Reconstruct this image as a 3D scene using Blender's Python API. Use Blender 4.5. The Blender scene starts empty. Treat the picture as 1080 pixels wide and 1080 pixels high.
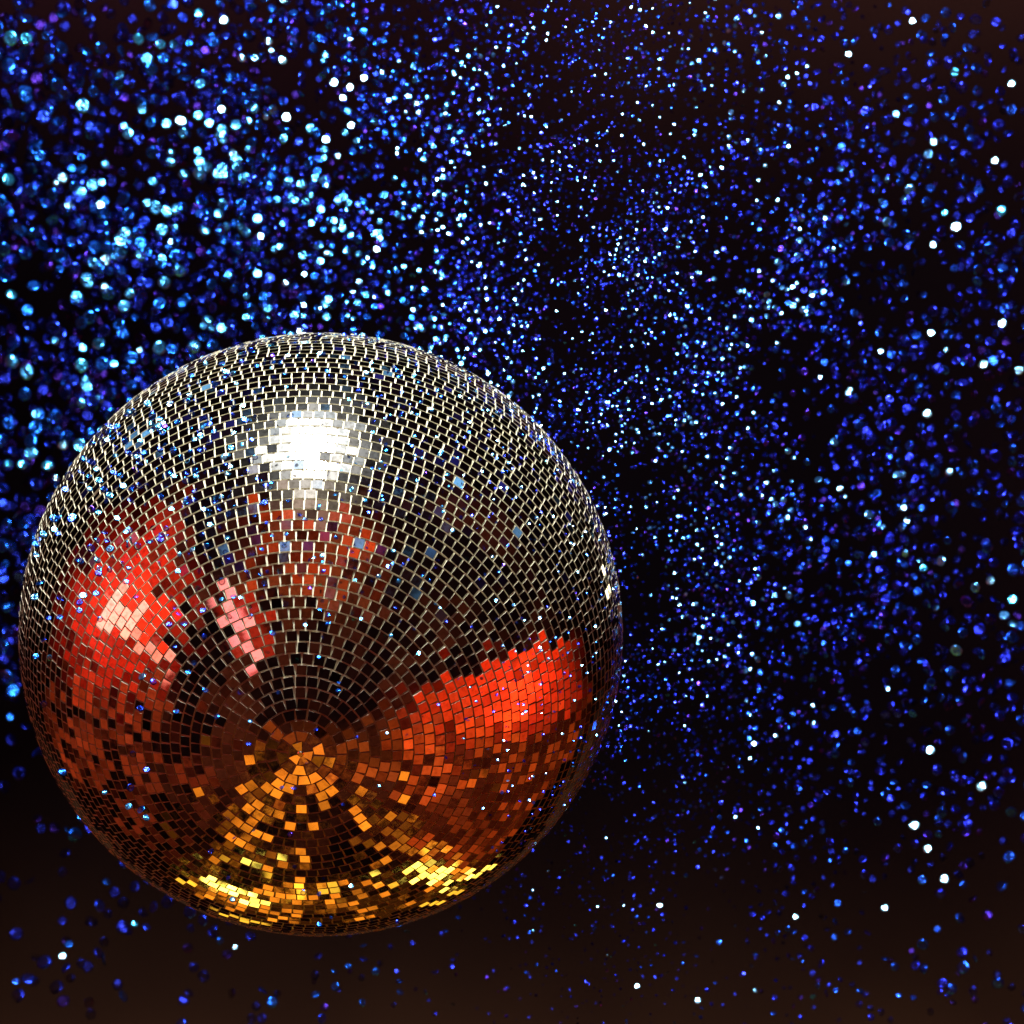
import bpy, math, random
from mathutils import Vector, Matrix, noise
random.seed(7)
S = bpy.context.scene
COL = S.collection

# ------------------------------------------------------------------ camera frame
R = 0.25                       # mirror ball radius, metres
D = 2.5                        # camera to ball
PX = 1080.0                    # the photograph's pixel size, used as the unit of angle
F = 318.0 * math.sqrt(D * D - R * R) / R      # focal length in those pixels
def ray(px, py):
    return Vector(((px - 540) / F, (540 - py) / F, -1.0))
C = ray(340, 668) * D          # ball centre, camera frame
def hit(px, py):
    d = ray(px, py).normalized()
    b = d.dot(C); c = C.dot(C) - R * R
    q = b * b - c
    if q < 0: return None
    return d * (b - math.sqrt(q))
POLE = (hit(317, 795) - C).normalized()
W = POLE.rotation_difference(Vector((0, 0, -1))).to_matrix()   # ball hangs plumb: its foot points down
BALL = Vector((0, 0, 3.0))
CAM = BALL - W @ C
def cw(v): return CAM + W @ v

cam = bpy.data.cameras.new('camera'); co = bpy.data.objects.new('camera', cam); COL.objects.link(co)
co.matrix_world = Matrix.Translation(CAM) @ W.to_4x4()
cam.sensor_width = 36; cam.lens = 36 * F / PX; cam.clip_start = 0.05; cam.clip_end = 200
cam.dof.use_dof = True; cam.dof.focus_distance = 2.33; cam.dof.aperture_fstop = 13.5
S.camera = co

# ------------------------------------------------------------------ node helpers
def new_mat(name):
    m = bpy.data.materials.new(name); m.use_nodes = True
    nt = m.node_tree; nt.nodes.clear()
    out = nt.nodes.new('ShaderNodeOutputMaterial'); b = nt.nodes.new('ShaderNodeBsdfPrincipled')
    nt.links.new(b.outputs[0], out.inputs[0])
    return m, nt, b
def ramp(nt, fac, stops):
    r = nt.nodes.new('ShaderNodeValToRGB'); e = r.color_ramp.elements
    while len(e) < len(stops): e.new(0.5)
    for i, (p, c) in enumerate(stops):
        e[i].position = p; e[i].color = (*c, 1)
    nt.links.new(fac, r.inputs[0]); return r.outputs[0]

# mirror glass: silvered, each tile slightly different, with dust and worn silvering
mir, nt, b = new_mat('silvered mirror glass')
at = nt.nodes.new('ShaderNodeAttribute'); at.attribute_name = 'tint'
tc = nt.nodes.new('ShaderNodeTexCoord')
nz = nt.nodes.new('ShaderNodeTexNoise'); nz.inputs['Scale'].default_value = 260; nz.inputs['Detail'].default_value = 3
nt.links.new(tc.outputs['Object'], nz.inputs['Vector'])
mul = nt.nodes.new('ShaderNodeMix'); mul.data_type = 'RGBA'; mul.blend_type = 'MULTIPLY'; mul.inputs[0].default_value = 1
nt.links.new(at.outputs['Color'], mul.inputs[6])
nt.links.new(ramp(nt, nz.outputs[0], [(0.25, (.62, .6, .56)), (0.55, (.95, .95, .95))]), mul.inputs[7])
nt.links.new(mul.outputs[2], b.inputs['Base Color'])
b.inputs['Metallic'].default_value = 1
rr = nt.nodes.new('ShaderNodeMapRange'); rr.inputs['From Min'].default_value = .4; rr.inputs['From Max'].default_value = .8
rr.inputs['To Min'].default_value = .035; rr.inputs['To Max'].default_value = .08
nt.links.new(nz.outputs[0], rr.inputs[0]); nt.links.new(rr.outputs[0], b.inputs['Roughness'])

edge, nt, b = new_mat('cut glass edge')
b.inputs['Base Color'].default_value = (.44, .43, .35, 1); b.inputs['Roughness'].default_value = .35
grout, nt, b = new_mat('pale grout between mirrors')
tc = nt.nodes.new('ShaderNodeTexCoord'); nz = nt.nodes.new('ShaderNodeTexNoise'); nz.inputs['Scale'].default_value = 45
nt.links.new(tc.outputs['Object'], nz.inputs['Vector'])
nt.links.new(ramp(nt, nz.outputs[0], [(.3, (.32, .31, .24)), (.7, (.46, .45, .36))]), b.inputs['Base Color'])
b.inputs['Roughness'].default_value = .6

flk, nt, b = new_mat('blue glitter foil')
at = nt.nodes.new('ShaderNodeAttribute'); at.attribute_name = 'tint'
tc = nt.nodes.new('ShaderNodeTexCoord')
wv = nt.nodes.new('ShaderNodeTexNoise'); wv.inputs['Scale'].default_value = 420; wv.inputs['Detail'].default_value = 2
nt.links.new(tc.outputs['Object'], wv.inputs['Vector'])
bp = nt.nodes.new('ShaderNodeBump'); bp.inputs['Strength'].default_value = .4; bp.inputs['Distance'].default_value = .0012
nt.links.new(wv.outputs[0], bp.inputs['Height']); nt.links.new(bp.outputs[0], b.inputs['Normal'])
nt.links.new(at.outputs['Color'], b.inputs['Base Color'])
b.inputs['Metallic'].default_value = .96; b.inputs['Roughness'].default_value = .19
b.inputs['Specular Tint'].default_value = (.4, .6, 1, 1)
nt.links.new(at.outputs['Alpha'], b.inputs['Alpha'])

back, nt, b = new_mat('matt brown black backdrop cloth')
tc = nt.nodes.new('ShaderNodeTexCoord'); nz = nt.nodes.new('ShaderNodeTexNoise'); nz.inputs['Scale'].default_value = 2.2
nt.links.new(tc.outputs['Object'], nz.inputs['Vector'])
nt.links.new(ramp(nt, nz.outputs[0], [(.3, (.0020, .0013, .0026)), (.7, (.0032, .0021, .0036))]), b.inputs['Base Color'])
b.inputs['Roughness'].default_value = 1; b.inputs['Specular IOR Level'].default_value = 0

def mesh_obj(name, verts, faces, mats, midx=None, tint=None, smooth=False, parent=None, link=True):
    me = bpy.data.meshes.new(name); me.from_pydata(verts, [], faces)
    for m in mats: me.materials.append(m)
    if midx: me.polygons.foreach_set('material_index', midx)
    if smooth: me.polygons.foreach_set('use_smooth', [True] * len(faces))
    if tint is not None:
        a = me.color_attributes.new('tint', 'FLOAT_COLOR', 'POINT')
        flat = []
        for t in tint: flat += [t[0], t[1], t[2], t[3] if len(t) > 3 else 1]
        a.data.foreach_set('color', flat)
    me.update()
    o = bpy.data.objects.new(name, me)
    if link: COL.objects.link(o)
    if parent: o.parent = parent
    return o

# ------------------------------------------------------------------ the mirror ball (local frame: plumb, foot at -Z)
root = bpy.data.objects.new('mirror_ball', None); COL.objects.link(root); root.location = BALL
root['label'] = 'large round disco ball covered in small square mirrors with red and gold reflections'
root['category'] = 'disco ball'

h502 = (hit(340, 502) - C).normalized()
PITCH = POLE.angle(h502) / 25.5
rc = R * 0.9952
vs, fs = [], []
NU, NV = 128, 64
for j in range(NV + 1):
    t = math.pi * j / NV
    for i in range(NU):
        p = 2 * math.pi * i / NU
        vs.append((rc * math.sin(t) * math.cos(p), rc * math.sin(t) * math.sin(p), -rc * math.cos(t)))
for j in range(NV):
    for i in range(NU):
        a = j * NU + i; c2 = j * NU + (i + 1) % NU
        fs.append((a, a + NU, c2 + NU, c2) if True else None)
mesh_obj('grout_core', vs, fs, [grout], smooth=True, parent=root)

# tiles, row by row from the foot
tv, tf, tm, tt = [], [], [], []
TW = W.inverted()
def add_tile(th, ph, w0, w1, hgt, tilt, wedge=False):
    n = Vector((math.sin(th) * math.cos(ph), math.sin(th) * math.sin(ph), -math.cos(th)))
    e = Vector((-math.sin(ph), math.cos(ph), 0))
    s = n.cross(e)                      # along the meridian
    if s.dot(Vector((math.cos(th) * math.cos(ph), math.cos(th) * math.sin(ph), math.sin(th)))) < 0: s = -s
    base = n * R
    if random.random() < .008: tilt *= 3.2                # a few mirrors have lifted
    tl = Vector((random.gauss(0, tilt), random.gauss(0, tilt), 0))
    tw = random.gauss(0, .02)
    e2 = (e * math.cos(tw) + s * math.sin(tw)); s2 = (s * math.cos(tw) - e * math.sin(tw))
    n2 = (n + e2 * tl.x + s2 * tl.y).normalized()
    e3 = (e2 - n2 * e2.dot(n2)).normalized(); s3 = n2.cross(e3)
    if s3.dot(s2) < 0: s3 = -s3
    k = len(tv); jit = lambda: random.gauss(0, .012) * hgt
    q = [(-w0 / 2, -hgt / 2), (w0 / 2, -hgt / 2), (w1 / 2, hgt / 2), (-w1 / 2, hgt / 2)]
    top = [base + e3 * (x + jit()) + s3 * (y + jit()) for x, y in q]
    thick = R * 0.0125
    for p in top: tv.append(tuple(p))
    for p in top: tv.append(tuple(p - n2 * thick))
    v = random.random(); g = .62 + .3 * random.random() ** .5
    if random.random() < .02: g *= .25                  # silvering gone
    warm = random.gauss(0, .03)
    for _ in range(8): tt.append((g * (1 + warm), g, g * (1 - warm)))
    o = 1 if (top[1] - top[0]).cross(top[2] - top[1]).dot(n2) > 0 else -1
    f = [k, k + 1, k + 2, k + 3]
    tf.append(tuple(f if o > 0 else f[::-1])); tm.append(0)
    for i in range(4):
        a, c2 = k + i, k + (i + 1) % 4
        quad = (a, a + 4, c2 + 4, c2)
        tf.append(quad if o > 0 else quad[::-1]); tm.append(1)
rows = int(math.pi / PITCH)
r0 = PITCH * 0.95
i = 0
th = r0 * .9
GAP = R * PITCH * .135
# five wedges at the very foot, round the socket
for k in range(6):
    add_tile(PITCH * .62, k * math.pi / 3 + .2, R * PITCH * .35, R * PITCH * .95, R * PITCH * .82, .03)
th = PITCH * 1.62
while th < math.pi - PITCH * .8:
    n = max(6, round(2 * math.pi * math.sin(th) / (PITCH * 1.02)))
    off = random.random() * 2 * math.pi
    hgt = R * PITCH - GAP
    dphi = 2 * math.pi / n
    w_lo = R * math.sin(th - PITCH / 2) * dphi - GAP; w_hi = R * math.sin(th + PITCH / 2) * dphi - GAP
    wm = (w_lo + w_hi) / 2
    if th > 4 * PITCH: w_lo = w_hi = wm                 # real mirrors are square: only the foot rows are cut to fit
    for k in range(n):
        add_tile(th, off + k * dphi + random.gauss(0, .015) * dphi, w_lo * random.uniform(.97, 1.02), w_hi * random.uniform(.97, 1.02), hgt * random.uniform(.98, 1.02), .025)
    th += PITCH
mesh_obj('mirror_tiles', tv, tf, [mir, edge], midx=tm, tint=tt, parent=root)
# small socket at the foot
pv, pf = [], []
prof = [(0, -1.004), (.004, -1.004), (.0055, -1.001), (.0055, -.985)]
ns = 20
for r_, z in prof[1:]:
    for k in range(ns): pv.append((r_ * .45 * math.cos(2 * math.pi * k / ns), r_ * .45 * math.sin(2 * math.pi * k / ns), z * R))
for j in range(2):
    for k in range(ns): pf.append((j * ns + k, j * ns + (k + 1) % ns, (j + 1) * ns + (k + 1) % ns, (j + 1) * ns + k))
pf.append(tuple(range(ns))[::-1])
steel, nt, b = new_mat('steel pin'); b.inputs['Metallic'].default_value = 1; b.inputs['Roughness'].default_value = .25
b.inputs['Base Color'].default_value = (.7, .66, .6, 1)
mesh_obj('foot_pin', pv, pf, [steel], smooth=False, parent=root)

# ------------------------------------------------------------------ lamps
def refl(px, py):
    h = hit(px, py); n = (h - C).normalized(); v = h.normalized()
    return h, (v - 2 * v.dot(n) * n), n
LP = 1.0
def aim(o, pos_c, target_c, roll=0):
    z = (pos_c - target_c).normalized()
    x = (Vector((1, 0, 0)) - z * z.x).normalized(); y = z.cross(x)
    m = W @ Matrix((x, y, z)).transposed()
    o.matrix_world = Matrix.Translation(cw(pos_c)) @ m.to_4x4() @ Matrix.Rotation(roll, 4, 'Z')
def lamp(name, px, py, dist, wx, wy, col, rad, roll=0, shape='RECTANGLE', spread=math.pi):
    h, l, n = refl(px, py)
    L = bpy.data.lights.new(name, 'AREA'); L.shape = shape; L.size = wx; L.size_y = wy
    area = wx * wy * (math.pi / 4 if shape in ('DISK', 'ELLIPSE') else 1)
    L.energy = rad * area * math.pi * LP; L.color = col; L.spread = spread
    o = bpy.data.objects.new(name, L); COL.objects.link(o)
    pos = h + l * dist
    aim(o, pos, h, roll)
    return pos
KEY = lamp('white_lamp', 334, 473, 1.25, .26, .30, (1, .97, .86), 460)
lamp('red_lamp', 150, 640, 1.2, .62, .40, (1, .018, .004), 1.6, roll=-.5, shape='ELLIPSE')
lamp('pink_lamp', 126, 645, 1.1, .40, .22, (1, .30, .22), 2.8, roll=-.7, shape='ELLIPSE')
lamp('rose_lamp', 162, 688, 1.1, .36, .13, (1, .24, .16), 1.9, roll=-.6, shape='ELLIPSE')
lamp('pink_strip_lamp', 250, 656, 1.2, .12, .80, (1, .22, .2), 2.2, roll=.37)
lamp('red_side_lamp', 548, 725, 1.2, .62, .34, (1, .04, .006), 1.4, roll=.2, shape='ELLIPSE')
lamp('red_strip_halo', 262, 668, 1.25, .34, .62, (1, .03, .008), .42, roll=.37)  # added red halo round the pink strip, to redden the tiles beside it
for k, (px, py, wx, wy, rad) in enumerate([  # each gold source split into small added lights, to break up its reflection
        (243, 938, .22, .30, 4.6), (262, 946, .24, .16, 2.6), (212, 914, .12, .20, 2.2), (236, 915, .10, .12, 1.6), (274, 908, .14, .16, 2.0),
        (198, 926, .16, .10, 1.4), (250, 968, .22, .12, 1.2), (300, 936, .10, .10, 1.6), (315, 944, .08, .12, 1.5), (344, 938, .08, .10, 1.0),
        (362, 945, .10, .08, .8), (300, 918, .07, .10, 1.0),
        (398, 927, .12, .10, 1.7), (430, 922, .12, .14, 3.0), (452, 910, .14, .20, 2.6), (466, 920, .16, .18, 4.0), (484, 930, .12, .22, 3.0),
        (506, 922, .12, .22, 1.8), (468, 948, .16, .12, 1.2), (455, 896, .10, .10, 1.2), (412, 935, .08, .08, 1.0)]):
    lamp('gold_lamp', px, py, 1.3, wx, wy, (1, .50, .03) if rad < 1.7 else (1, .70, .08), rad * 1.5, shape='ELLIPSE')
lamp('added_glint_lamp', 641, 612, 1.6, .10, .10, (1, .85, .5), 6, shape='DISK')  # added out of view for a gold glint at the ball's right edge

# ------------------------------------------------------------------ environment light by direction, patches painted where the ball mirrors them
w = bpy.data.worlds.new('World'); S.world = w; w.use_nodes = True
nt = w.node_tree; nt.nodes.clear()
out = nt.nodes.new('ShaderNodeOutputWorld'); bg = nt.nodes.new('ShaderNodeBackground'); nt.links.new(bg.outputs[0], out.inputs[0])
tc = nt.nodes.new('ShaderNodeTexCoord')
def M(op, *a, clamp=False):
    n = nt.nodes.new('ShaderNodeMath'); n.operation = op; n.use_clamp = clamp
    for i, v in enumerate(a):
        if isinstance(v, (int, float)): n.inputs[i].default_value = v
        else: nt.links.new(v, n.inputs[i])
    return n.outputs[0]
def axis(v):
    n = nt.nodes.new('ShaderNodeVectorMath'); n.operation = 'DOT_PRODUCT'
    nt.links.new(tc.outputs['Generated'], n.inputs[0]); n.inputs[1].default_value = v; return n.outputs['Value']
X = axis(W @ Vector((1, 0, 0))); Y = axis(W @ Vector((0, 1, 0))); Z = axis(W @ Vector((0, 0, 1)))
AZ = M('MULTIPLY', M('ARCTAN2', X, Z), 57.2958); EL = M('MULTIPLY', M('ARCSINE', Y), 57.2958)
NZ = M('SQRT', M('MAXIMUM', M('MULTIPLY', M('ADD', Z, 1), .5), .0004))
NX = M('DIVIDE', X, M('MULTIPLY', NZ, 2)); NY = M('DIVIDE', Y, M('MULTIPLY', NZ, 2))
def dline(x0, y0, x1, y1):
    L_ = math.hypot(x1 - x0, y1 - y0); dx, dy = (x1 - x0) / L_, (y1 - y0) / L_
    return M('ABSOLUTE', M('SUBTRACT', M('MULTIPLY', M('SUBTRACT', NX, x0), dy), M('MULTIPLY', M('SUBTRACT', NY, y0), dx)))
def dell(x0, y0, a, b_, rot=0):
    u = M('SUBTRACT', NX, x0); v = M('SUBTRACT', NY, y0); c_, s_ = math.cos(rot), math.sin(rot)
    p = M('DIVIDE', M('ADD', M('MULTIPLY', u, c_), M('MULTIPLY', v, s_)), a)
    q = M('DIVIDE', M('SUBTRACT', M('MULTIPLY', v, c_), M('MULTIPLY', u, s_)), b_)
    return M('SQRT', M('ADD', M('MULTIPLY', p, p), M('MULTIPLY', q, q)))
def ss(x, a, b_):
    n = nt.nodes.new('ShaderNodeMapRange'); n.interpolation_type = 'SMOOTHSTEP'
    if a > b_:
        n.inputs['From Min'].default_value = b_; n.inputs['From Max'].default_value = a
        n.inputs['To Min'].default_value = 1; n.inputs['To Max'].default_value = 0
    else:
        n.inputs['From Min'].default_value = a; n.inputs['From Max'].default_value = b_
    nt.links.new(x, n.inputs[0]); return n.outputs[0]
def band(x, a, b_, c, d): return M('MULTIPLY', ss(x, a, b_), ss(x, d, c))
def prod(*a):
    r = a[0]
    for x in a[1:]: r = M('MULTIPLY', r, x)
    return r
def tex(kind, scale, **k):
    n = nt.nodes.new(kind); n.inputs['Scale'].default_value = scale
    nt.links.new(tc.outputs['Generated'], n.inputs['Vector'])
    for a, v in k.items(): n.inputs[a].default_value = v
    return n
nA = tex('ShaderNodeTexNoise', 3.5, Detail=3).outputs[0]
nB = tex('ShaderNodeTexNoise', 9, Detail=2).outputs[0]
acc = [None]
def add(mask, col):
    n = nt.nodes.new('ShaderNodeVectorMath'); n.operation = 'SCALE'; n.inputs[0].default_value = col
    nt.links.new(mask, n.inputs['Scale'])
    if acc[0] is None: acc[0] = n.outputs[0]; return
    s = nt.nodes.new('ShaderNodeVectorMath'); s.operation = 'ADD'
    nt.links.new(acc[0], s.inputs[0]); nt.links.new(n.outputs[0], s.inputs[1]); acc[0] = s.outputs[0]
# dim red brown room, patchy
add(prod(ss(nA, .47, .64), ss(Z, -.3, .4), ss(EL, 62, 30)), (.060, .010, .003))
add(M('ADD', ss(Z, -1, 1), .3), (.004, .0012, .0012))
add(prod(ss(nB, .45, .6), band(AZ, -28, -14, 18, 35), band(EL, 5, 15, 45, 60), ss(Z, 0, .3)), (.22, .035, .008))
# red painted into the environment at right, brightest at its upper edge
NYS = M('SUBTRACT', NY, M('MULTIPLY', M('SUBTRACT', NX, .3), .24))
add(prod(band(NX, .24, .46, .75, .87), band(NYS, -.46, -.24, -.18, -.13), M('ADD', nB, .35)), (1.05, .034, .003))
add(prod(ss(dell(.66, -.20, .20, .16), 1.1, .2)), (.8, .016, .005))
add(prod(band(NX, .18, .36, .76, .90), band(NY, -.86, -.70, -.20, -.10), M('ADD', nA, .0)), (.10, .010, .002))
# red glow painted in on the left, rose in the middle
add(prod(ss(dell(-.60, .08, .23, .33, -.35), 1.15, .45), ss(nB, .36, .54)), (.85, .018, .004))
add(prod(ss(dell(-.64, .10, .14, .22, -.5), 1.2, .2)), (.5, .022, .012))
add(prod(ss(dell(-.50, .33, .08, .12, -.3), 1.2, .3), nB), (.7, .02, .008))
# mottled warm cells painted in, so tile reflections differ from one another
v3 = tex('ShaderNodeTexVoronoi', 15); s3_ = nt.nodes.new('ShaderNodeSeparateColor'); nt.links.new(v3.outputs['Color'], s3_.inputs[0])
add(prod(M('POWER', s3_.outputs[0], 3.0), band(NX, -.26, -.16, .14, .24), band(NY, .10, .20, .38, .44)), (.75, .06, .008))
add(prod(M('POWER', s3_.outputs[1], 3.5), band(NX, .16, .34, .74, .88), band(NY, -.80, -.66, -.30, -.14)), (.75, .075, .006))
add(prod(M('POWER', s3_.outputs[2], 3.0), ss(dell(.04, -.38, .26, .14), 1.2, .5)), (.55, .08, .008))
add(prod(ss(s3_.outputs[2], .72, .8), band(NX, -.90, -.82, -.40, -.25), band(NY, -.52, -.42, -.16, -.06)), (.24, .022, .004))
# soft halo painted round the white lamp, warm below
add(prod(ss(dell(-.03, .62, .21, .17), 1.25, .3)), (.30, .30, .28))
add(prod(M('POWER', ss(dell(-.03, .61, .17, .145), 1.25, .2), 1.6)), (2.6, 2.6, 2.5))
add(prod(ss(dell(-.02, .47, .13, .11), 1.2, .3), M('ADD', nB, .1)), (.62, .50, .36))
add(prod(band(AZ, -150, -110, -80, -50), band(EL, -62, -40, -15, -5), ss(nB, .5, .62)), (.20, .020, .005))
# amber reflections below, painted as streaks of lit cells
vo = tex('ShaderNodeTexVoronoi', 23)
sep = nt.nodes.new('ShaderNodeSeparateColor'); nt.links.new(vo.outputs['Color'], sep.inputs[0])
spot = M('MULTIPLY', ss(sep.outputs[0], .62, .66), ss(sep.outputs[1], .05, .9))
st = M('MAXIMUM', ss(dline(-.10, -.42, -.42, -.84), .068, .034), M('MAXIMUM', ss(dline(.0, -.42, .42, -.80), .068, .034), M('MULTIPLY', ss(dline(-.05, -.42, -.14, -.9), .05, .03), .8)))
st = M('MAXIMUM', st, prod(ss(NY, -.74, -.79), ss(M('ABSOLUTE', NX), .50, .40), .5))
st = M('MAXIMUM', st, ss(dell(-.07, -.41, .16, .10), 1.2, .6))
lit = ss(M('ADD', sep.outputs[0], M('MULTIPLY', st, .50)), .96, .98)
secn = prod(lit, M('ADD', ss(sep.outputs[1], .0, .9), .06), ss(M('ABSOLUTE', NX), .60, .46), ss(NY, -.32, -.37))
add(secn, (1.7, .44, .02))
add(prod(ss(NY, -.74, -.86), ss(nB, .4, .6)), (.05, .012, .001))
# blue sparkle of the glitter, painted into the environment above
v2 = tex('ShaderNodeTexVoronoi', 26)
s2 = nt.nodes.new('ShaderNodeSeparateColor'); nt.links.new(v2.outputs['Color'], s2.inputs[0])
add(prod(ss(s2.outputs[0], .82, .9), ss(v2.outputs['Distance'], .5, .25), ss(EL, 5, 40)), (.02, .02, .2))
add(prod(ss(s2.outputs[0], .93, .97), ss(v2.outputs['Distance'], .5, .25), ss(EL, 5, 40)), (.2, .6, .9))
add(prod(ss(EL, 20, 50), ss(nB, .45, .7)), (.008, .003, .008))
nt.links.new(acc[0], bg.inputs[0]); bg.inputs[1].default_value = 1.0

# ------------------------------------------------------------------ backdrop
ZB = 4.6
bd = mesh_obj('backdrop', [tuple(W @ Vector(p)) for p in
     [(-2.2, -2.2, 0), (2.2, -2.2, 0), (2.2, 2.2, 0), (-2.2, 2.2, 0), (-2.2, -2.2, -.02), (2.2, -2.2, -.02), (2.2, 2.2, -.02), (-2.2, 2.2, -.02)]],
     [(0, 1, 2, 3), (7, 6, 5, 4), (0, 4, 5, 1), (1, 5, 6, 2), (2, 6, 7, 3), (3, 7, 4, 0)], [back])
bd.location = cw(Vector((0, 0, -ZB))); bd['kind'] = 'structure'
def fill_lamp(name, pos, tgt, sx, sy, col, power):
    L = bpy.data.lights.new(name, 'AREA'); L.shape = 'RECTANGLE'; L.size = sx; L.size_y = sy; L.energy = power; L.color = col; L.spread = math.radians(75)
    o = bpy.data.objects.new(name, L); COL.objects.link(o); aim(o, Vector(pos), Vector(tgt)); return o
fill_lamp('warm_low_fill', (0, -1.20, -4.05), (0, -.98, -4.6), 3.6, .15, (1, .60, .14), 74)  # added out of view to brown the bottom of the backdrop
fill_lamp('warm_top_fill', (.75, 1.20, -4.1), (.7, 1.0, -4.6), 1.3, .15, (1, .50, .20), 26)  # unseen fill, added to warm the backdrop at top right
fill_lamp('rosy_top_fill', (-.75, 1.20, -4.1), (-.6, 1.0, -4.6), 1.1, .15, (1, .38, .26), 14)  # unseen fill, added for the purplish brown at top left
fill_lamp('warm_side_fill', (1.15, .0, -4.1), (1.0, .0, -4.6), .15, 1.4, (1, .5, .3), 3)  # faint added fill beyond the right edge of the backdrop view

# ------------------------------------------------------------------ glitter
def flake_geo(seed, segs=12):
    rnd = random.Random(seed)
    k = rnd.uniform(.04, .28) if seed > 5 else rnd.uniform(.05, .16); lob = rnd.uniform(.86, 1.0); cr = rnd.uniform(-.25, .25); rim = rnd.choice([0, .08, .16, .24]); wr = rnd.choice([0, .03, .07]); wf = rnd.uniform(4, 9); tw = rnd.uniform(0, 6.28)
    vs = [(0, 0, 0)]; fs = []
    rings = [.35, .62, .84, 1.0]
    wob = [rnd.gauss(0, .03) for _ in range(segs)]
    for j, r in enumerate(rings):
        for i in range(segs):
            a = 2 * math.pi * i / segs
            rr_ = r * (1 + wob[i] * r)
            x = rr_ * math.cos(a); y = rr_ * math.sin(a) * lob
            z = -k * r * r + cr * x * math.sin(tw + 2.5 * y) + (rim if j == 2 else (rim * .3 - .12 if j == 3 else 0)) + wr * math.sin(wf * x + tw) * r
            vs.append((x * math.cos(tw) - y * math.sin(tw), x * math.sin(tw) + y * math.cos(tw), z))
    for i in range(segs): fs.append((0, 1 + i, 1 + (i + 1) % segs))
    for j in range(3):
        for i in range(segs):
            a = 1 + j * segs + i; b_ = 1 + j * segs + (i + 1) % segs
            fs.append((a, a + segs, b_ + segs, b_))
    return [Vector((v[0], v[1], v[2] * (1 if seed > 5 else .5))) for v in vs], fs
def small_geo(seed):
    rnd = random.Random(seed); k = rnd.uniform(.1, .4); segs = 7
    vs = [Vector((0, 0, 0))] + [Vector((math.cos(6.2832 * i / segs) * rnd.uniform(.8, 1.1), math.sin(6.2832 * i / segs) * rnd.uniform(.75, 1.05), -k)) for i in range(segs)]
    return vs, [(0, 1 + i, 1 + (i + 1) % segs) for i in range(segs)]
GEO = [flake_geo(s) for s in range(24)]; SG = [small_geo(s) for s in range(8)]
def film(tn, n):      # foil is thin in the middle of a large flake, thicker at its rim
    if n < 20: return [(*tn, .85)] * n
    segs = (n - 1) // 4; a = .45 if tn[1] < .3 else (.7 if tn[1] < .5 else 1)
    return [(*tn, a)] * (1 + 2 * segs) + [(*tn, 1)] * (2 * segs)
def interp(x, pts):
    if x <= pts[0][0]: return pts[0][1]
    for (a, u), (b_, v) in zip(pts, pts[1:]):
        if x <= b_: return u + (v - u) * (x - a) / (b_ - a)
    return pts[-1][1]
SIZE = [(0, 15.5), (130, 14.5), (260, 11.5), (400, 8), (500, 5), (600, 3.6), (680, 3.8), (780, 5.6), (880, 8.4), (980, 11), (1080, 13)]
DENS = [(0, 46), (150, 58), (300, 82), (450, 130), (560, 260), (660, 270), (760, 190), (860, 100), (960, 56), (1080, 34)]   # per 100x100 px
DEPTH = [(0, 3.5), (250, 3.25), (500, 2.95), (620, 2.65), (750, 2.85), (900, 3.1), (1080, 3.3)]
def over_ball(px, py, m=0): return (px - 340) ** 2 + (py - 668) ** 2 < (318 + m) ** 2
def density(px, py):
    d = interp(px, DENS)
    if px < 520:
        d *= interp(py, [(-20, .6), (60, .8), (120, 1), (640, 1), (720, .55), (770, .10), (1080, .06)])
        if px < 60 and py > 350: d *= .8
        if px < 220: d *= interp(py, [(0, .55), (140, .8), (260, 1)])
    else:
        d *= interp(py, [(-20, .45), (60, .65), (200, 1), (640, 1), (760, .7), (860, .38), (940, .22), (1100, .10)])
        d *= interp(px - .55 * (py - 0), [(-400, 1), (500, 1), (900, .75), (1080, .5)])
    cl = noise.noise(Vector((px / 90, py / 90, 3.1))) + .6 * noise.noise(Vector((px / 35, py / 35, 9.7)))
    return d * max(.15, 1 + 1.3 * cl)
def bright(px, py):      # mean pose towards the lamp, 0..1
    b_ = interp(px, [(0, .68), (200, .88), (420, .85), (600, .62), (1080, .50)])
    if px < 520: b_ *= interp(py, [(0, .6), (90, 1), (420, 1), (560, .6), (700, .3), (1080, .2)])
    else: b_ *= interp(py, [(0, .8), (500, 1), (800, .7), (1080, .5)])
    return b_ * (1 + .5 * noise.noise(Vector((px / 120, py / 120, 21))))
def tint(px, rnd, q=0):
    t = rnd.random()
    if q > .93: return Vector((.20, .55, .92))  # flakes turned to the lamp get paler foil: part of their glint is colour
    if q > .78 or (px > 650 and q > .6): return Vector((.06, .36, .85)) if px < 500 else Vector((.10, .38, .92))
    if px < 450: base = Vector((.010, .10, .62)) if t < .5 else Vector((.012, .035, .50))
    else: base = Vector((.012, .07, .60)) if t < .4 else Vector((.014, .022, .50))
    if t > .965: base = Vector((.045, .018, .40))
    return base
def pose(pos, rnd, q):   # q: 1 = mirrors the lamp straight into the lens
    h = ((KEY - pos).normalized() + (-pos).normalized()).normalized()
    s = .04 + .85 * (1 - q)
    n = (h + Vector((rnd.gauss(0, s), rnd.gauss(0, s), rnd.gauss(0, s)))).normalized()
    if n.dot(-pos.normalized()) < .25: n = (n + (-pos).normalized() * .8).normalized()
    return n
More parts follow.
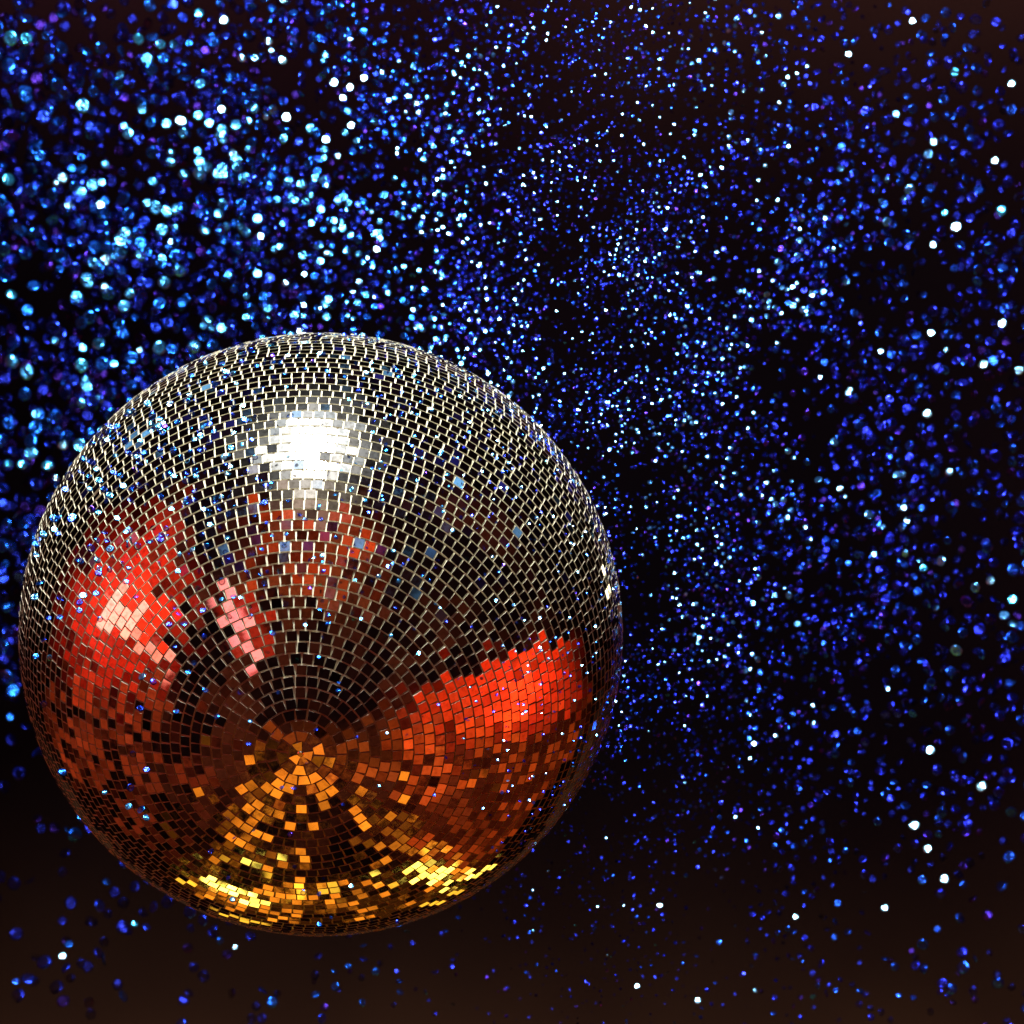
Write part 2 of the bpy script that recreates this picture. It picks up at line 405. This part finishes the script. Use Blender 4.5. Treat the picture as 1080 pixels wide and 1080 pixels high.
# the flakes one can pick out
B1 = 'brilliant white glitter flakes one can pick out'
SPECIAL = [
 (66, 1008, 10, 'lone bright white glitter flake in the dark lower left corner'),
 (248, 999, 7, 'small greyish white glitter flake just under the bottom of the mirror ball'),
 (17, 1035, 10, 'blue glitter flake near the left edge, low in the lower left corner'),
 (142, 974, 9, 'pale cyan glitter flake left of the gold lit lower edge of the ball'),
 (981, 791, 12, 'white glitter flake at right, uppermost of the three stacked bright ones'),
 (1035, 829, 13, 'large white tilted glitter flake right of the three stacked bright ones'),
 (964, 870, 13, 'white glitter flake at right, middle of the three stacked bright ones'),
 (978, 895, 11, 'white glitter flake at right, lowest of the three stacked bright ones'),
 (973, 928, 11, 'half white half blue glitter flake, left one of the low pair at right'),
 (996, 927, 12, 'oval white glitter flake, right one of the low pair at right'),
 (933, 957, 10, 'white glitter flake with a flat top below and left of the low pair'),
 (1064, 903, 16, 'large dull blue glitter flake by the right edge below the middle'),
 (1068, 632, 13, 'large pale cyan glitter flake close to the right edge at mid height'),
 (974, 599, 11, 'bright cyan white glitter flake right of the middle, left of a blue one'),
 (795, 784, 8, 'small white glitter flake alone in the dark right of the ball'),
 (839, 967, 8, 'white glitter flake at lower right with a small blue companion'),
 (696, 955, 8, 'small white glitter flake below and right of the ball'),
 (672, 1040, 8, 'white glitter flake near the bottom edge right of the ball'),
 (736, 1055, 9, 'white glitter flake low at the bottom, right of the other bottom one'),
 (948, 1049, 9, 'blue glitter flake with a white rim near the bottom at right'),
 (1008, 239, 14, 'bright white double glitter flake high at the right side'),
 (996, 224, 10, 'cyan white glitter flake just above the double bright flake at right'),
 (1056, 222, 13, 'cyan white glitter flake right of the double bright flake'),
 (984, 258, 9, 'small white glitter flake below and left of the double bright flake'),
 (978, 436, 12, 'elongated white glitter flake at right between the top and the middle'),
 (1037, 384, 12, 'white crescent glitter flake near the right edge in the upper half'),
 (1057, 341, 11, 'pale white glitter flake above the white crescent one near the right edge'),
 (982, 351, 10, 'white glitter flake left of a blue one in the upper right'),
 (1007, 76, 11, 'white and cyan twin glitter flake in the top right corner'),
 (1067, 88, 10, 'white glitter flake on the right edge of the top right corner'),
 (962, 22, 9, 'white glitter flake close to the top edge in the right part'),
 (895, 57, 9, 'white oval glitter flake under the top edge, right of the middle'),
 (1049, 169, 10, 'white tilted glitter flake by the right edge below the corner ones'),
 (929, 370, 8, 'small white glitter flake in the sparse upper right'),
 (146, 41, 14, 'cyan ringed glitter flake right of the top left corner, left of a pair'),
 (170, 46, 13, 'cyan ringed glitter flake right of the top left corner, right of a pair'),
 (11, 40, 18, 'large cyan ringed glitter flake hard in the top left corner'),
 (28, 40, 17, 'large cyan ringed glitter flake beside the one in the top left corner'),
 (28, 18, 16, 'large dim blue ringed glitter flake above the pair in the top left corner'),
 (236, 21, 12, 'white oval glitter flake near the top edge, left of the middle'),
 (210, 13, 12, 'cyan glitter flake touching the top edge, left of the white oval one'),
 (191, 127, 15, 'large white glitter flake at the left end of a bright row upper left'),
 (209, 121, 14, 'white cyan glitter flake second in a bright row upper left'),
 (234, 115, 11, 'small white glitter flake at the right end of a bright row upper left'),
 (298, 63, 11, 'white glitter flake alone above the ball near the top'),
 (302, 124, 12, 'white oval glitter flake above the ball between the bright row and cluster'),
 (369, 92, 11, 'white glitter flake in the middle of the bright cluster above the ball'),
 (384, 82, 10, 'white glitter flake at the upper right of the bright cluster above the ball'),
 (352, 87, 11, 'white glitter flake at the upper left of the bright cluster above the ball'),
 (362, 103, 10, 'pale glitter flake at the bottom of the bright cluster above the ball'),
 (344, 147, 11, 'white glitter flake below the bright cluster above the ball'),
 (370, 132, 10, 'white oval glitter flake right under the bright cluster above the ball'),
 (321, 289, 8, 'small white glitter flake just above the top of the ball'),
 (397, 263, 9, 'white glitter flake above and right of the top of the ball'),
 (86, 385, 17, 'bright cyan double glitter flake left of the ball, above its shoulder'),
 (120, 383, 12, 'pale cyan glitter flake between the double one and the ball'),
 (50, 490, 15, 'bright cyan white double glitter flake left of the ball at its upper side'),
 (24, 489, 13, 'cyan white glitter flake at the left edge beside the double one'),
 (9, 488, 12, 'cyan glitter flake cut by the left edge beside the ball'),
 (9, 189, 15, 'large cyan ringed glitter flake on the left edge in the upper left'),
 (12, 310, 14, 'cyan ringed glitter flake on the left edge halfway down to the ball'),
]
def whites(px, py):
    p = interp(px, [(0, .01), (180, .03), (330, .06), (600, .10), (760, .06), (900, .025), (1080, .01)])
    return p * interp(py, [(0, 1), (600, 1), (800, .5), (1080, .25)])
flakes = []   # (px diameter, pos, normal, tint, px, py, special)
rnd = random.Random(11)
cell = 20
for gx in range(-40, 1120, cell):
    for gy in range(-40, 1120, cell):
        cx, cy = gx + cell / 2, gy + cell / 2
        lam = density(cx, cy) * cell * cell / 1e4
        k = int(lam) + (1 if rnd.random() < lam - int(lam) else 0)
        for _ in range(k):
            px, py = cx + rnd.uniform(-.5, .5) * cell, cy + rnd.uniform(-.5, .5) * cell
            z = interp(px, DEPTH) + rnd.uniform(-.12, .35)
            if over_ball(px, py, -12): continue
            d = interp(px, SIZE) * rnd.choice([.62, .75, .85, .95, 1, 1, 1.1])
            pos = ray(px, py) * z
            q = min(.92, max(0, rnd.random() ** 1.25 * 1.3 * bright(px, py)))
            if rnd.random() < whites(px, py): q = rnd.uniform(.935, 1); d *= .74
            if any((px - a[0]) ** 2 + (py - a[1]) ** 2 < (a[2] * .62 + d * .3) ** 2 for a in SPECIAL): continue
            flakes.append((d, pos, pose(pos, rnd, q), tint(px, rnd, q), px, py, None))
# a deeper layer of dark blue flakes, their dimness put into the tint
for gx in range(-40, 1120, cell):
    for gy in range(-40, 1120, cell):
        lam = density(gx, gy) * interp(gx, [(0, 1.9), (300, 1.6), (600, 1.0), (1080, 1.1)]) * cell * cell / 1e4
        for _ in range(int(lam + rnd.random())):
            px, py = gx + rnd.uniform(-.5, .5) * cell, gy + rnd.uniform(-.5, .5) * cell
            if over_ball(px, py, -12): continue
            z = interp(px, DEPTH) + .4 + rnd.uniform(-.05, .15)
            d = interp(px, SIZE) * rnd.uniform(.6, 1)
            pos = ray(px, py) * z; b_ = rnd.uniform(.25, .9) ** 1.5
            flakes.append((d * (1.0 if px < 350 else .85), pos, pose(pos, rnd, .62), Vector((.012, .020, .36)) * b_ if rnd.random() < .8 else Vector((.035, .012, .22)) * b_, px, py, None))
# glitter drifting in front of the ball
n_front = 0
while n_front < 800:
    a = rnd.uniform(0, 6.283); r_ = math.sqrt(rnd.random()) * 318
    px, py = 340 + r_ * math.cos(a), 668 + r_ * math.sin(a)
    p = interp(py, [(350, 1), (480, .8), (580, .26), (680, .08), (1000, .03)])
    p *= interp(px, [(20, 1), (230, .6), (400, .7), (640, 1.0)])
    if px > 520 and py < 900: p = max(p, .45)
    if rnd.random() > p: continue
    hh = hit(px, py)
    z = (-hh.z if hh else 2.4) - rnd.uniform(.03, .22)
    d = interp(px, [(0, 10), (150, 8.5), (300, 6.5), (450, 4.6), (650, 3.4)]) * rnd.uniform(.7, 1.1)
    if (px - 328) ** 2 + (py - 465) ** 2 < 3600: continue
    pos = ray(px, py) * z; q = .25 + .73 * rnd.random()
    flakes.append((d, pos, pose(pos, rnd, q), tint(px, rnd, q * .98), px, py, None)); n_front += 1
DIM = ('dull', 'dim', 'blue glitter')
for px, py, d, lab in SPECIAL:
    z = interp(px, DEPTH) - .3
    pos = ray(px, py) * z
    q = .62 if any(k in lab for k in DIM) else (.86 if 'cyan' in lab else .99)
    tn = Vector((.02, .10, .8)) if q < .7 else (Vector((.05, .45, .9)) if q < .9 else Vector((.28, .66, .95)))  # brightness of the white and cyan ones partly put into the tint
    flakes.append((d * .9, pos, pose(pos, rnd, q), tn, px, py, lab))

def inframe(f): return -3 < f[4] < 1083 and -3 < f[5] < 1083
special = [f for f in flakes if f[6]]
rest = sorted([f for f in flakes if not f[6]], key=lambda f: -f[0] if inframe(f) else 0)
n_ind = 300 - len(special)
ind, stuff = rest[:n_ind], rest[n_ind:]
def region(px, py):
    if px > 700: return ('round blue glitter flake of the sparse loose scatter along the right edge', 'big blue glitter flakes along the right edge')
    if py > 730: return ('faint round blue glitter flake in the dark beside the lower left of the ball', 'faint glitter flakes at the lower left')
    if py > 330: return ('big round blue glitter flake left of the mirror ball', 'big glitter flakes left of the ball')
    if px > 150: return ('big round cyan blue glitter flake up over the left shoulder of the ball', 'big glitter flakes over the left shoulder of the ball')
    if py < 165: return ('big round cyan blue glitter flake filling the top left corner', 'big glitter flakes in the top left corner')
    return ('big round cyan blue glitter flake at the left edge under the corner ones', 'big glitter flakes at the left edge')
def basis(n, spin):
    q = n.to_track_quat('Z', 'Y').to_matrix()
    return q @ Matrix.Rotation(spin, 3, 'Z')
variants = {}
def flake_mesh(f):
    tn = f[3]; gi = rnd.randrange(6) if (f[6] and f[3].y > .5) else rnd.randrange(len(GEO)); key = (gi, round(tn.x, 2), round(tn.y, 2), round(tn.z, 2))
    if key not in variants:
        vs, fs = GEO[gi]
        o = mesh_obj('glitter_flake', [tuple(v * .005) for v in vs], fs, [flk], tint=film(tn, len(vs)), smooth=True, link=False)
        variants[key] = o
    return variants[key]
for f in special + ind:
    d, pos, n, tn, px, py, lab = f
    src = flake_mesh(f); o = src.copy(); o.name = 'glitter_flake'; COL.objects.link(o)
    rad = d / 2 / F * -pos.z
    R3 = W @ basis(n, rnd.uniform(0, 6.28))
    o.matrix_world = Matrix.Translation(cw(pos)) @ R3.to_4x4() @ Matrix.Scale(rad / .005, 4)
    o['category'] = 'glitter flake'
    if lab: o['label'] = lab; o['group'] = B1
    else: o['label'], o['group'] = region(px, py)
for o in variants.values(): bpy.data.objects.remove(o)
# all the smaller ones
gv, gf, gt = [], [], []
O0 = cw(Vector((0, 0, -3)))
for d, pos, n, tn, px, py, lab in stuff:
    vs, fs = (GEO[rnd.randrange(24)] if d > 6 else SG[rnd.randrange(8)])
    rad = d / 2 / F * -pos.z
    R3 = W @ basis(n, rnd.uniform(0, 6.28)); c0 = cw(pos) - O0; k = len(gv)
    for v in vs: gv.append(tuple(c0 + R3 @ (v * rad)))
    gt += film(tn, len(vs))
    for fc in fs: gf.append(tuple(k + i for i in fc))
g = mesh_obj('glitter_specks', gv, gf, [flk], tint=gt, smooth=True); g.location = O0
g['kind'] = 'stuff'; g['label'] = 'countless tiny blue and white glitter specks floating behind and around the mirror ball'
g['category'] = 'glitter'
print('FLAKES', len(flakes), 'tiles', len(tf) // 5)

# ------------------------------------------------------------------ render
S.render.engine = 'CYCLES'
S.cycles.max_bounces = 6; S.cycles.caustics_reflective = False; S.cycles.caustics_refractive = False
S.view_settings.view_transform = 'Standard'; S.view_settings.look = 'None'
S.view_settings.exposure = 0; S.view_settings.gamma = 1
S.render.resolution_x = 1024; S.render.resolution_y = 1024
